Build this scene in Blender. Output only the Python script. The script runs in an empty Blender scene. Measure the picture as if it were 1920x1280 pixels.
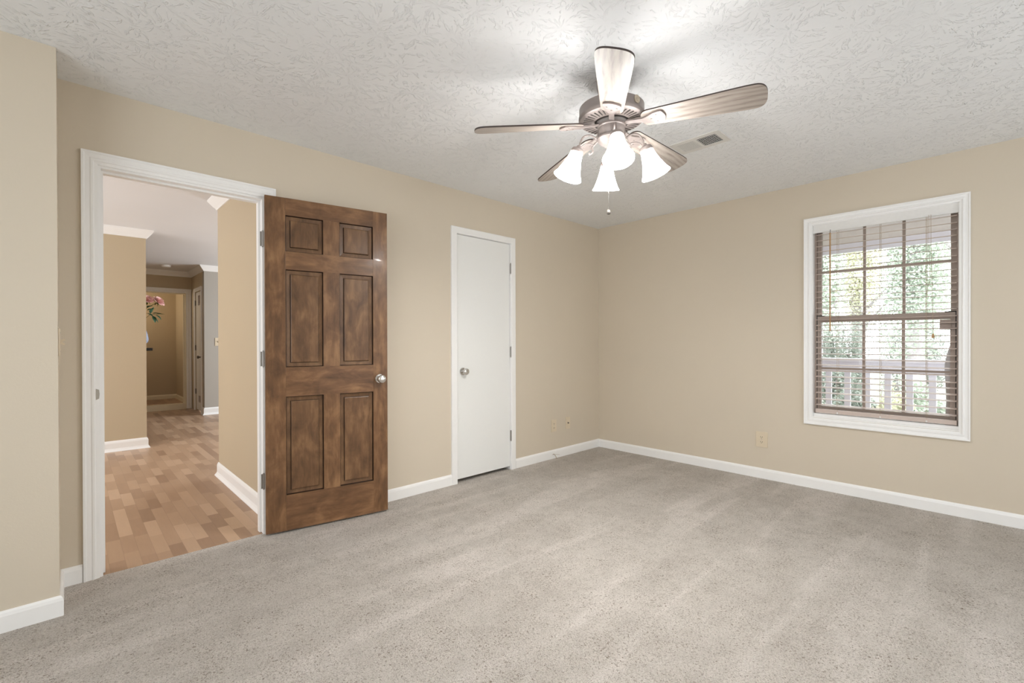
import bpy, bmesh, math, random
import numpy as np
from mathutils import Vector, Matrix
random.seed(7)
SC = bpy.context.scene
COL = SC.collection
PI = math.pi

# ------------------------------------------------------------------ camera
FPX = 871.677
YAW, PITCH, ROLL = .7611, -.0041, -.0025
cd = bpy.data.cameras.new('camera'); cam = bpy.data.objects.new('camera', cd); COL.objects.link(cam)
cd.sensor_width = 36.0; cd.lens = FPX / 1920 * 36.0; cd.shift_y = 4.9345 / 1920
cd.clip_start = .02; cd.clip_end = 200
fw = Vector((math.sin(YAW)*math.cos(PITCH), math.cos(YAW)*math.cos(PITCH), math.sin(PITCH)))
rt = Vector((math.cos(YAW), -math.sin(YAW), 0)); up = rt.cross(fw)
r2 = rt*math.cos(ROLL) + up*math.sin(ROLL); u2 = -rt*math.sin(ROLL) + up*math.cos(ROLL)
mw = Matrix(((r2.x, u2.x, -fw.x, -4.307), (r2.y, u2.y, -fw.y, -3.113), (r2.z, u2.z, -fw.z, 1.1722), (0, 0, 0, 1)))
cam.matrix_world = mw
SC.camera = cam

# ------------------------------------------------------------------ view, world, fill lights
vs = SC.view_settings
vs.view_transform = 'Standard'; vs.look = 'None'; vs.gamma = 1.0; vs.exposure = 0.43; vs.use_curve_mapping = False
SC.cycles.use_denoising = True
SC.cycles.max_bounces = 10; SC.cycles.diffuse_bounces = 6; SC.cycles.glossy_bounces = 4
SC.cycles.transparent_max_bounces = 24; SC.cycles.transmission_bounces = 8
SC.cycles.sample_clamp_indirect = 6.0
wd = bpy.data.worlds.new('overcast_sky'); SC.world = wd; wd.use_nodes = True
bg = wd.node_tree.nodes['Background']; bg.inputs[0].default_value = (.93, .97, 1.0, 1); bg.inputs[1].default_value = 4.7

def area(name, loc, rot, sx, sy, power, col):
    l = bpy.data.lights.new(name, 'AREA'); l.shape = 'RECTANGLE'; l.size = sx; l.size_y = sy
    l.energy = power; l.color = col
    o = bpy.data.objects.new(name, l); o.location = loc; o.rotation_euler = rot; COL.objects.link(o); return o
# added soft fill for the bedroom, in front of invented windows behind the camera
area('bedroom_fill_back', (-1.7, -4.60, 1.25), (PI/2, 0, 0), 2.6, 1.6, 19, (.89, .95, 1.0))
area('bedroom_fill_side', (-5.90, -2.6, 1.30), (PI/2, 0, -PI/2), 2.5, 1.6, 33, (.89, .95, 1.0))
# added fill in front of solid walls, brightening the hall (outside the view)
area('hall_fill_left', (-6.4, 1.9, 1.4), (PI/2, 0, -PI/2), 2.4, 1.8, 41, (.87, .93, 1.0))
area('hall_fill_right', (.35, 3.9, 1.4), (PI/2, 0, PI/2), 2.6, 1.8, 116, (.84, .93, 1.0))
area('lamp_far_alcove', (-3.95, 7.5, 1.9), (PI/2, 0, -PI/2), .5, .5, 4.5, (1.0, .84, .62))

# ------------------------------------------------------------------ mesh helpers
class MB:
    def __init__(s): s.v = []; s.f = []
    def add(s, vs_, fs):
        b = len(s.v); s.v += [tuple(p) for p in vs_]; s.f += [tuple(i+b for i in f) for f in fs]; return s
    def box(s, x0, x1, y0, y1, z0, z1):
        v = [(x, y, z) for z in (z0, z1) for y in (y0, y1) for x in (x0, x1)]
        return s.add(v, [(0, 2, 3, 1), (4, 5, 7, 6), (0, 1, 5, 4), (2, 6, 7, 3), (0, 4, 6, 2), (1, 3, 7, 5)])
    def obox(s, M, sx, sy, sz):
        v = [M @ Vector((x, y, z)) for z in (-sz/2, sz/2) for y in (-sy/2, sy/2) for x in (-sx/2, sx/2)]
        return s.add(v, [(0, 2, 3, 1), (4, 5, 7, 6), (0, 1, 5, 4), (2, 6, 7, 3), (0, 4, 6, 2), (1, 3, 7, 5)])
    def lathe(s, prof, M=None, n=32, close=False):
        M = M or Matrix.Identity(4); v = []; fs = []
        k = len(prof)
        for r, z in prof:
            for i in range(n):
                a = 2*PI*i/n; v.append(M @ Vector((r*math.cos(a), r*math.sin(a), z)))
        for j in range(k-1):
            for i in range(n):
                i2 = (i+1) % n; fs.append((j*n+i, j*n+i2, (j+1)*n+i2, (j+1)*n+i))
        if prof[0][0] > 1e-6 and not close: fs.append(tuple(range(n-1, -1, -1)))
        if prof[-1][0] > 1e-6 and not close: fs.append(tuple((k-1)*n+i for i in range(n)))
        return s.add(v, fs)
    def tube(s, pts, r, n=8):
        P = [Vector(p) for p in pts]; v = []; fs = []
        rr = r if isinstance(r, (list, tuple)) else [r]*len(P)
        prev = None
        for i, p in enumerate(P):
            t = (P[min(i+1, len(P)-1)] - P[max(i-1, 0)]).normalized()
            a = prev if prev is not None else (Vector((0, 0, 1)) if abs(t.z) < .9 else Vector((1, 0, 0)))
            b = t.cross(a).normalized(); a = b.cross(t).normalized(); prev = a
            for k in range(n):
                w = 2*PI*k/n; v.append(p + (a*math.cos(w) + b*math.sin(w))*rr[i])
        for i in range(len(P)-1):
            for k in range(n):
                k2 = (k+1) % n; fs.append((i*n+k, i*n+k2, (i+1)*n+k2, (i+1)*n+k))
        fs.append(tuple(range(n-1, -1, -1))); fs.append(tuple((len(P)-1)*n+k for k in range(n)))
        return s.add(v, fs)
    def prism(s, poly, h0, h1, M=None):
        """poly in local xy, extruded in local z"""
        M = M or Matrix.Identity(4); n = len(poly)
        v = [M @ Vector((x, y, h0)) for x, y in poly] + [M @ Vector((x, y, h1)) for x, y in poly]
        fs = [tuple(range(n-1, -1, -1)), tuple(range(n, 2*n))] + [(i, (i+1) % n, n+(i+1) % n, n+i) for i in range(n)]
        return s.add(v, fs)
    def sweep(s, path, prof, e1, e2, nrm, closed=False):
        """planar polyline path (coords a,b along e1,e2), profile (offset to the left, height along nrm), mitred"""
        e1, e2, nrm = Vector(e1), Vector(e2), Vector(nrm); P = [Vector(p) for p in path]; n = len(P); k = len(prof)
        v = []; fs = []
        for i in range(n):
            d0 = (P[i]-P[i-1]) if (i > 0 or closed) else (P[1]-P[0])
            d1 = (P[(i+1) % n]-P[i]) if (i < n-1 or closed) else (P[i]-P[i-1])
            d0.normalize(); d1.normalize()
            n0 = Vector((-d0.y, d0.x)); n1 = Vector((-d1.y, d1.x)); m = (n0+n1)
            m = m/max(m.dot(n0), 1e-6)
            for o, h in prof:
                q = P[i]+m*o; v.append(e1*q.x+e2*q.y+nrm*h)
        segs = n if closed else n-1
        for i in range(segs):
            j = (i+1) % n
            for a in range(k):
                b = (a+1) % k; fs.append((i*k+a, j*k+a, j*k+b, i*k+b))
        if not closed:
            fs.append(tuple(range(k))); fs.append(tuple((n-1)*k+a for a in range(k-1, -1, -1)))
        return s.add(v, fs)
    def build(s, name, mat, parent=None, smooth=False, bevel=0, seg=2, weld=True):
        me = bpy.data.meshes.new(name); me.from_pydata(s.v, [], s.f)
        bm = bmesh.new(); bm.from_mesh(me)
        if weld: bmesh.ops.remove_doubles(bm, verts=bm.verts, dist=1e-6)
        bmesh.ops.recalc_face_normals(bm, faces=bm.faces)
        if bevel:
            ed = [e for e in bm.edges if len(e.link_faces) == 2 and e.calc_face_angle(0) > .6]
            bmesh.ops.bevel(bm, geom=ed, offset=bevel, segments=seg, affect='EDGES', profile=.6)
        bm.to_mesh(me); bm.free()
        if smooth:
            me.shade_smooth()
            me.set_sharp_from_angle(angle=math.radians(smooth if smooth is not True else 40))
        me.materials.append(mat)
        o = bpy.data.objects.new(name, me); COL.objects.link(o)
        if parent: o.parent = parent
        return o

def tag(o, label, cat, group=None, kind=None):
    if label: o['label'] = label
    if cat: o['category'] = cat
    if group: o['group'] = group
    if kind: o['kind'] = kind
    return o
def empty(name, loc=(0, 0, 0), rz=0):
    o = bpy.data.objects.new(name, None); o.location = loc; o.rotation_euler = (0, 0, rz); o.empty_display_size = .1
    COL.objects.link(o); return o
def dup(o, parent=None):
    c = o.copy(); COL.objects.link(c)
    if parent: c.parent = parent
    for ch in o.children: dup(ch, c)
    return c
def axis_m(loc, d, upv=(0, 0, 1)):
    """matrix whose z axis is d"""
    z = Vector(d).normalized(); x = Vector(upv).cross(z)
    if x.length < 1e-4: x = Vector((1, 0, 0))
    x.normalize(); y = z.cross(x)
    return Matrix(((x.x, y.x, z.x, loc[0]), (x.y, y.y, z.y, loc[1]), (x.z, y.z, z.z, loc[2]), (0, 0, 0, 1)))

def holed(mb, a0, a1, b0, b1, holes, t0, t1, fn):
    """slab in a,b with rectangular holes, thickness t0..t1; fn(a,b,t) gives the point. Only outer faces."""
    A = sorted({a0, a1, *[h[0] for h in holes], *[h[1] for h in holes]}); B = sorted({b0, b1, *[h[2] for h in holes], *[h[3] for h in holes]})
    A = [a for a in A if a0 <= a <= a1]; B = [b for b in B if b0 <= b <= b1]
    def solid(i, j):
        if i < 0 or j < 0 or i >= len(A)-1 or j >= len(B)-1: return False
        ca, cb = (A[i]+A[i+1])/2, (B[j]+B[j+1])/2
        return not any(h[0] < ca < h[1] and h[2] < cb < h[3] for h in holes)
    for i in range(len(A)-1):
        for j in range(len(B)-1):
            if not solid(i, j): continue
            p, q, r, s_ = A[i], A[i+1], B[j], B[j+1]
            mb.add([fn(p, r, t0), fn(q, r, t0), fn(q, s_, t0), fn(p, s_, t0)], [(0, 1, 2, 3)])
            mb.add([fn(p, r, t1), fn(q, r, t1), fn(q, s_, t1), fn(p, s_, t1)], [(3, 2, 1, 0)])
            for (di, dj, e) in ((-1, 0, ((p, r), (p, s_))), (1, 0, ((q, r), (q, s_))), (0, -1, ((p, r), (q, r))), (0, 1, ((p, s_), (q, s_)))):
                if not solid(i+di, j+dj):
                    (x, y), (z, w) = e
                    mb.add([fn(x, y, t0), fn(z, w, t0), fn(z, w, t1), fn(x, y, t1)], [(0, 1, 2, 3)])
    return mb

# ------------------------------------------------------------------ materials
class NT:
    def __init__(s, name):
        s.m = bpy.data.materials.new(name); s.m.use_nodes = True; s.t = s.m.node_tree; s.n = s.t.nodes
        s.p = s.n['Principled BSDF']; s.out = s.n['Material Output']
    def N(s, typ, **kw):
        n = s.n.new(typ)
        for k, v in kw.items(): setattr(n, k, v)
        return n
    def L(s, a, b): s.t.links.new(a, b)
    def math(s, op, a, b=None, c=None):
        n = s.N('ShaderNodeMath', operation=op)
        for i, x in enumerate((a, b, c)):
            if x is None: continue
            if isinstance(x, (int, float)): n.inputs[i].default_value = x
            else: s.L(x, n.inputs[i])
        return n.outputs[0]
    def coord(s, scale=(1, 1, 1), kind='Object', rot=(0, 0, 0)):
        tc = s.N('ShaderNodeTexCoord'); mp = s.N('ShaderNodeMapping'); mp.inputs['Scale'].default_value = scale
        mp.inputs['Rotation'].default_value = rot
        s.L(tc.outputs[kind], mp.inputs[0]); return mp.outputs[0]
    def noise(s, vec, scale, detail=3, rough=.5, dist=0):
        n = s.N('ShaderNodeTexNoise'); n.inputs['Scale'].default_value = scale; n.inputs['Detail'].default_value = detail
        n.inputs['Roughness'].default_value = rough; n.inputs['Distortion'].default_value = dist
        if vec is not None: s.L(vec, n.inputs['Vector'])
        return n
    def ramp(s, fac, stops, interp='LINEAR'):
        r = s.N('ShaderNodeValToRGB'); cr = r.color_ramp; cr.interpolation = interp
        while len(cr.elements) < len(stops): cr.elements.new(.5)
        for e, (p, c) in zip(cr.elements, stops): e.position = p; e.color = (*c, 1) if len(c) == 3 else c
        s.L(fac, r.inputs[0]); return r.outputs[0]
    def mix(s, fac, a, b, mode='MIX'):
        n = s.N('ShaderNodeMix', data_type='RGBA', blend_type=mode)
        for i, x in ((0, fac), (6, a), (7, b)):
            if isinstance(x, (int, float)): n.inputs[i].default_value = x
            elif isinstance(x, tuple): n.inputs[i].default_value = (*x, 1)
            else: s.L(x, n.inputs[i])
        return n.outputs[2]
    def bump(s, h, strength, dist=.01, prev=None):
        b = s.N('ShaderNodeBump'); b.inputs['Strength'].default_value = strength; b.inputs['Distance'].default_value = dist
        s.L(h, b.inputs['Height'])
        if prev is not None: s.L(prev, b.inputs['Normal'])
        return b.outputs[0]
    def set(s, col=None, rough=None, metal=None, nrm=None, spec=None, coat=None):
        if col is not None:
            if isinstance(col, tuple): s.p.inputs['Base Color'].default_value = (*col, 1)
            else: s.L(col, s.p.inputs['Base Color'])
        if rough is not None:
            if isinstance(rough, (int, float)): s.p.inputs['Roughness'].default_value = rough
            else: s.L(rough, s.p.inputs['Roughness'])
        if metal is not None: s.p.inputs['Metallic'].default_value = metal
        if nrm is not None: s.L(nrm, s.p.inputs['Normal'])
        if spec is not None: s.p.inputs['Specular IOR Level'].default_value = spec
        if coat is not None: s.p.inputs['Coat Weight'].default_value = coat
        return s.m
M = {}
def simple(key, col, rough=.5, metal=0, spec=.5, var=.04, bump=0, scale=40):
    t = NT(key); v = t.coord(); n = t.noise(v, scale, 3)
    c = t.mix(n.outputs['Fac'], tuple(x*(1-var) for x in col), tuple(min(1, x*(1+var)) for x in col))
    t.set(c, rough, metal, t.bump(n.outputs['Fac'], bump, .002) if bump else None, spec); M[key] = t.m; return t.m

def paint(key, col, spec=.3):
    t = NT(key); v = t.coord(); n = t.noise(v, 130, 3, .6); n2 = t.noise(v, 1.3, 3)
    c = t.mix(n2.outputs['Fac'], tuple(x*.97 for x in col), tuple(min(1, x*1.03) for x in col))
    t.set(c, .55, 0, t.bump(n.outputs['Fac'], .10, .003), spec); M[key] = t.m
paint('wall_paint', (.655, .58, .47))
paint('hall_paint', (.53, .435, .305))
paint('grey_paint', (.42, .39, .35))
paint('smooth_ceiling', (.78, .78, .79))
simple('trim_white', (.90, .895, .885), .35, 0, .5, .015, .04, 25)
simple('cream_trim', (.80, .72, .55), .4, 0, .5, .02)
simple('closet_white', (.84, .845, .83), .4, 0, .5, .01, .03, 60)
simple('plate_ivory', (.70, .60, .45), .35)
simple('plate_dark', (.03, .025, .02), .6)
simple('chrome', (.72, .71, .69), .18, 1)
simple('steel', (.52, .50, .47), .35, 1)
simple('dark_steel', (.16, .145, .13), .42, .8)
simple('hinge_steel', (.30, .28, .26), .4, .9)
simple('pewter', (.27, .23, .215), .42, .25, .5, .06)
simple('pewter_dark', (.07, .06, .055), .6, .2)
simple('brass', (.52, .45, .36), .35, 1)
simple('window_bronze', (.40, .325, .275), .45, 0, .5, .06)
simple('black_rubber', (.012, .012, .012), .6)
simple('slat_beige', (.60, .50, .45), .45, 0, .4, .04)
simple('blind_white', (.80, .79, .77), .4)
simple('cord', (.42, .33, .24), .8)
simple('wand_wood', (.42, .24, .10), .45, 0, .5, .2, 0, 90)
simple('porch_white', (.62, .615, .70), .55, 0, .3, .03)
simple('porch_ceiling', (.60, .575, .57), .7)
simple('porch_floor', (.40, .37, .35), .7, 0, .3, .1)
simple('grey_wood', (.20, .17, .165), .6, 0, .3, .15)
simple('bark', (.29, .265, .265), .9, 0, .2, .3, .3, 12)
simple('pale_bark', (.52, .46, .50), .9, 0, .2, .15, .3, 12)
simple('leaf_green', (.50, .555, .47), .6, 0, .3, .3, 0, 3)
simple('leaf_pale', (.58, .63, .55), .6, 0, .3, .3, 0, 3)
simple('leaf_yellow', (.60, .60, .44), .6, 0, .3, .3, 0, 3)
simple('leaf_dark', (.27, .30, .26), .6, 0, .3, .3, 0, 3)
simple('petal_pink', (.80, .38, .42), .6, 0, .3, .12, 0, 8)
simple('rose_pink', (.80, .50, .46), .6, 0, .3, .12, 0, 30)
simple('bouquet_leaf', (.03, .09, .045), .55, 0, .3, .4, 0, 30)
simple('bouquet_sepal', (.13, .15, .03), .55, 0, .3, .3, 0, 30)
simple('black_lacquer', (.012, .013, .016), .2)
simple('soil_grass', (.33, .35, .27), .9, 0, .2, .4, 0, 2)
simple('register_white', (.72, .71, .69), .4)
simple('duct_dark', (.02, .02, .02), .8)

t = NT('glass'); t.n.remove(t.p)
tr = t.N('ShaderNodeBsdfTransparent'); gl = t.N('ShaderNodeBsdfGlossy'); gl.inputs['Roughness'].default_value = .02
fr = t.N('ShaderNodeFresnel'); fr.inputs[0].default_value = 1.35; mx = t.N('ShaderNodeMixShader')
t.L(fr.outputs[0], mx.inputs[0]); t.L(tr.outputs[0], mx.inputs[1]); t.L(gl.outputs[0], mx.inputs[2]); t.L(mx.outputs[0], t.out.inputs[0]); M['glass'] = t.m

t = NT('vase_glass'); t.set((.55, .62, .78), .06, 0); t.p.inputs['Transmission Weight'].default_value = .55; M['vase_glass'] = t.m

t = NT('lit_shade'); t.set((.95, .93, .88), .3)
t.p.inputs['Emission Color'].default_value = (1, .985, .965, 1); t.p.inputs['Emission Strength'].default_value = 20.0; M['lit_shade'] = t.m
t = NT('lit_bulb'); t.set((.95, .93, .88), .3)
t.p.inputs['Emission Color'].default_value = (1, .985, .965, 1); t.p.inputs['Emission Strength'].default_value = 620.0; M['lit_bulb'] = t.m

# ceiling: crow's-foot stomp texture
t = NT('stomped_ceiling'); v = t.coord((1, 1, 0))
wn = t.noise(v, 6, 2); wv = t.N('ShaderNodeVectorMath', operation='MULTIPLY_ADD')
t.L(wn.outputs['Color'], wv.inputs[0]); wv.inputs[1].default_value = (.10, .10, 0); t.L(v, wv.inputs[2])
def stomp(scale, seed):
    off = t.N('ShaderNodeVectorMath', operation='ADD'); off.inputs[1].default_value = (seed, seed*1.7, 0); t.L(wv.outputs[0], off.inputs[0])
    vo = t.N('ShaderNodeTexVoronoi', voronoi_dimensions='2D'); vo.inputs['Scale'].default_value = scale; vo.inputs['Randomness'].default_value = .95
    t.L(off.outputs[0], vo.inputs['Vector'])
    df = t.N('ShaderNodeVectorMath', operation='SUBTRACT'); t.L(off.outputs[0], df.inputs[0]); t.L(vo.outputs['Position'], df.inputs[1])
    sp = t.N('ShaderNodeSeparateXYZ'); t.L(df.outputs[0], sp.inputs[0])
    ang = t.math('ARCTAN2', sp.outputs['Y'], sp.outputs['X'])
    ln = t.N('ShaderNodeVectorMath', operation='LENGTH'); t.L(df.outputs[0], ln.inputs[0])
    rc = t.N('ShaderNodeSeparateColor'); t.L(vo.outputs['Color'], rc.inputs[0])
    cb = t.N('ShaderNodeCombineXYZ'); t.L(t.math('MULTIPLY', ang, 6.0), cb.inputs['X']); t.L(t.math('MULTIPLY', ln.outputs['Value'], 20.0), cb.inputs['Y'])
    t.L(t.math('MULTIPLY', rc.outputs[0], 57.0), cb.inputs['Z'])
    nz = t.noise(cb.outputs[0], 1.0, 2, .5)
    st = t.ramp(nz.outputs['Fac'], [(.59, (0, 0, 0)), (.65, (1, 1, 1)), (.78, (.6, .6, .6))])
    fade = t.ramp(ln.outputs['Value'], [(.0, (.2,)*3), (.04, (1,)*3), (.15, (.9,)*3), (.21, (0,)*3)])
    return t.math('MULTIPLY', st, fade)
h1 = stomp(4.2, 0.0); h2 = stomp(5.0, 3.3)
patch = t.ramp(t.noise(v, 1.6, 2).outputs['Fac'], [(.32, (.25,)*3), (.58, (1,)*3)])
h = t.math('MULTIPLY', t.math('MAXIMUM', h1, h2), patch)
fine = t.noise(v, 90, 4)
hh = t.math('ADD', h, t.math('MULTIPLY', fine.outputs['Fac'], .07))
M['stomped_ceiling'] = t.set((.85, .865, .88), .7, 0, t.bump(hh, .60, .010), .2)

# carpet: frieze pile, beige with darker flecks, vacuum strokes
t = NT('carpet'); v = t.coord()
n1 = t.noise(v, 165, 3, .62, .8); n2 = t.noise(v, 300, 2, .6); n3 = t.noise(v, 2.2, 4, .55)
vs2 = t.coord((.50, 3.4, 1), rot=(0, 0, -.62)); n4 = t.noise(vs2, 1.5, 2, .5, .5); stroke = t.ramp(n4.outputs['Fac'], [(.53, (0, 0, 0)), (.62, (1, 1, 1))])
n5 = t.noise(v, 14, 3, .6); n6 = t.noise(v, 125, 2, .5, 1.2)
c = t.ramp(n1.outputs['Fac'], [(.30, (.34, .29, .245)), (.42, (.68, .625, .56)), (.56, (.82, .765, .70)), (.70, (.90, .855, .80))])
c = t.mix(.38, c, t.ramp(n2.outputs['Fac'], [(.33, (.46, .40, .345)), (.6, (.84, .785, .72))]))
n7 = t.noise(v, 5.5, 3, .6)
fleck = t.ramp(t.math('ADD', n6.outputs['Fac'], t.math('MULTIPLY', t.math('SUBTRACT', n7.outputs['Fac'], .5), .26)), [(.27, (.42, .37, .32)), (.45, (1, 1, 1))])
c = t.mix(1.0, c, fleck, 'MULTIPLY')
shade = t.ramp(t.math('ADD', t.math('MULTIPLY', n3.outputs['Fac'], .35), t.math('ADD', t.math('MULTIPLY', n4.outputs['Fac'], .30), t.math('MULTIPLY', n5.outputs['Fac'], .35))),
               [(.38, (.86, .855, .85)), (.50, (.96, .96, .96)), (.62, (1.05, 1.05, 1.06))])
shade = t.mix(stroke, shade, t.mix(1.0, shade, (1.075, 1.075, 1.085), 'MULTIPLY'))
c = t.mix(1.0, c, shade, 'MULTIPLY')
ht = t.math('ADD', n1.outputs['Fac'], t.math('ADD', t.math('MULTIPLY', n2.outputs['Fac'], .4), t.math('MULTIPLY', n6.outputs['Fac'], .6)))
M['carpet'] = t.set(c, .95, 0, t.bump(ht, 1.0, .012), .1)

# laminate: three-strip planks running away from the bedroom
t = NT('laminate'); tc = t.N('ShaderNodeTexCoord'); sp = t.N('ShaderNodeSeparateXYZ'); t.L(tc.outputs['Object'], sp.inputs[0])
sx = t.math('DIVIDE', sp.outputs['X'], .066); ix = t.math('FLOOR', sx)
w1 = t.N('ShaderNodeTexWhiteNoise', noise_dimensions='1D'); t.L(ix, w1.inputs['W'])
ln = t.math('ADD', .24, t.math('MULTIPLY', w1.outputs['Value'], .26))
sy = t.math('DIVIDE', t.math('ADD', sp.outputs['Y'], t.math('MULTIPLY', w1.outputs['Value'], 7.3)), ln); iy = t.math('FLOOR', sy)
cb = t.N('ShaderNodeCombineXYZ'); t.L(ix, cb.inputs[0]); t.L(iy, cb.inputs[1])
w2 = t.N('ShaderNodeTexWhiteNoise', noise_dimensions='2D'); t.L(cb.outputs[0], w2.inputs['Vector'])
base = t.ramp(w2.outputs['Value'], [(0, (.28, .165, .098)), (.3, (.39, .245, .152)), (.7, (.49, .325, .208)), (1, (.59, .405, .27))])
gv = t.N('ShaderNodeCombineXYZ'); t.L(t.math('MULTIPLY', sp.outputs['X'], 60), gv.inputs[0]); t.L(t.math('MULTIPLY', sp.outputs['Y'], 5), gv.inputs[1]); t.L(t.math('MULTIPLY', w2.outputs['Value'], 40), gv.inputs[2])
gn = t.noise(gv.outputs[0], 1, 4, .6, 1.2)
c = t.mix(.33, base, t.mix(gn.outputs['Fac'], (.27, .165, .105), (.54, .37, .26)))
ed = t.math('MINIMUM', t.math('FRACT', sx), t.math('SUBTRACT', 1, t.math('FRACT', sx)))
edl = t.ramp(ed, [(0, (.80,)*3), (.03, (1,)*3)])
M['laminate'] = t.set(t.mix(1, c, edl, 'MULTIPLY'), t.math('ADD', .32, t.math('MULTIPLY', gn.outputs['Fac'], .12)), 0, None, .45)

# stained door wood: blotchy birch, vertical or horizontal grain
def wood(key, along, dark, mid, light, rough=.33):
    t = NT(key)
    s1 = (14, 14, 1.6) if along == 'z' else (1.6, 14, 14)
    g = t.noise(t.coord(s1), 2.4, 5, .6, 1.0); b = t.noise(t.coord((1.6, 1.6, .8) if along == 'z' else (.8, 1.6, 1.6)), 6.5, 4, .55, .9)
    b2 = t.noise(t.coord((2.2, 2.2, .8) if along == 'z' else (.8, 2.2, 2.2)), 9, 3, .6, .5)
    f = t.math('ADD', t.math('MULTIPLY', g.outputs['Fac'], .24), t.math('ADD', t.math('MULTIPLY', b.outputs['Fac'], .48), t.math('MULTIPLY', b2.outputs['Fac'], .28)))
    c = t.ramp(f, [(.34, dark), (.50, mid), (.66, light)])
    M[key] = t.set(c, rough, 0, t.bump(g.outputs['Fac'], .05, .002), .28, .04)
wood('door_wood_v', 'z', (.080, .042, .022), (.175, .090, .043), (.31, .172, .083))
wood('door_wood_h', 'x', (.082, .043, .022), (.175, .090, .044), (.30, .165, .080))
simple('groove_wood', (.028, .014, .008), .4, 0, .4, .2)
wood('panel_wood', 'z', (.075, .040, .021), (.155, .082, .040), (.27, .152, .074))

# fan blade: limed oak, grain along local x
t = NT('blade_oak'); v = t.coord((2.0, 16, 16)); n = t.noise(v, 2.2, 5, .62, 2.0)
wv_ = t.N('ShaderNodeTexWave', wave_type='BANDS', bands_direction='Y'); wv_.inputs['Scale'].default_value = 11; wv_.inputs['Distortion'].default_value = 5
wv_.inputs['Detail'].default_value = 3; wv_.inputs['Detail Scale'].default_value = .7; t.L(t.coord((.35, 1, 1)), wv_.inputs['Vector'])
f = t.math('ADD', t.math('MULTIPLY', n.outputs['Fac'], .75), t.math('MULTIPLY', wv_.outputs['Fac'], .25))
M['blade_oak'] = t.set(t.ramp(f, [(.25, (.20, .165, .145)), (.45, (.33, .285, .25)), (.70, (.41, .36, .32))]), .38, 0, None, .4)
simple('blade_edge', (.05, .035, .03), .5)

# ------------------------------------------------------------------ setting: bedroom shell
H = 2.44
XW, YS = -5.95, -4.65          # far-left and back walls behind the camera
XR = -4.342                    # face of the return beside the main door
YF = -.318                     # front of the projecting wall
T = .115
def struct(mb, name, mat, label, cat, **kw): return tag(mb.build(name, M[mat], **kw), label, cat, None, 'structure')
MAIN = (-4.200, -3.437, 2.066)     # main door opening x0,x1,top
CLO = (-1.980, -1.363, 2.078)      # closet opening
WIN = (-2.925, -2.075, .566, 2.100)  # window opening y0,y1,z0,z1

struct(MB().box(XW, .0, YS, .012, -.06, 0), 'floor', 'carpet', 'beige frieze carpet covering the bedroom floor', 'carpet')
ceil = MB().box(XW-.12, .115, YS-.12, T, H, H+.1)
struct(ceil, 'ceiling', 'stomped_ceiling', 'white bedroom ceiling with stomped brush texture', 'ceiling')
mb = holed(MB(), XR, .0, 0, H, [(MAIN[0], MAIN[1], -1, MAIN[2]), (CLO[0], CLO[1], -1, CLO[2])], 0, T, lambda a, b, c_: (a, c_, b))
struct(mb, 'wall_back', 'wall_paint', 'tan painted wall holding the brown door and the white closet door', 'wall')
mb = holed(MB(), YS, T, 0, H, [WIN], 0, .115, lambda a, b, c_: (c_, a, b))
struct(mb, 'wall_right', 'wall_paint', 'tan painted wall with the blind-covered window', 'wall')
struct(MB().box(XW, XR, YF, T, 0, H), 'wall_alcove', 'wall_paint', 'tan projecting wall at the left edge beside the doorway', 'wall')
mb = holed(MB(), YS-.115, YF, 0, H, [(-3.9, -1.3, .5, 2.2)], XW-.115, XW, lambda a, b, c_: (c_, a, b))
struct(mb, 'wall_left', 'wall_paint', 'tan wall of the bedroom left of the camera', 'wall')
mb = holed(MB(), XW, .115, 0, H, [(-3.1, -.3, .4, 2.2)], YS-.115, YS, lambda a, b, c_: (a, c_, b))
struct(mb, 'wall_front', 'wall_paint', 'tan wall of the bedroom behind the camera', 'wall')

struct(MB().box(-2.05, -1.29, .012, .75, -.06, -.001), 'floor_closet', 'carpet', 'carpet strip seen under the narrow closet door', 'carpet')
# baseboards
BP = [(0, 0), (.013, 0), (.013, .066), (.010, .078), (.004, .086), (0, .086)]
def base(name, path, label, prof=BP, mat='trim_white', z=0):
    mb = MB().sweep(path, [(o, h+z) for o, h in prof], (1, 0, 0), (0, 1, 0), (0, 0, 1))
    return struct(mb, name, mat, label, 'baseboard')
# paths run so that the room lies on the left
base('baseboard_left', [(MAIN[0]-.064, 0), (XR, 0), (XR, YF), (XW, YF)], 'white baseboard wrapping the projecting wall left of the doorway')
base('baseboard_middle', [(CLO[0]-.056, 0), (MAIN[1]+.064, 0)], 'white baseboard between the brown door and the closet door')
base('baseboard_right', [(0, YS), (0, 0), (CLO[1]+.058, 0)], 'white baseboard running round the room corner under the window')

# casings
def casing_prof(w, t_=.018):
    return [(0, 0), (w, 0), (w, t_), (w*.86, t_), (w*.78, t_*.80), (w*.50, t_*.72), (w*.42, t_*.86), (w*.30, t_*.86), (w*.22, t_*.62), (0, t_*.50)]
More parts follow.
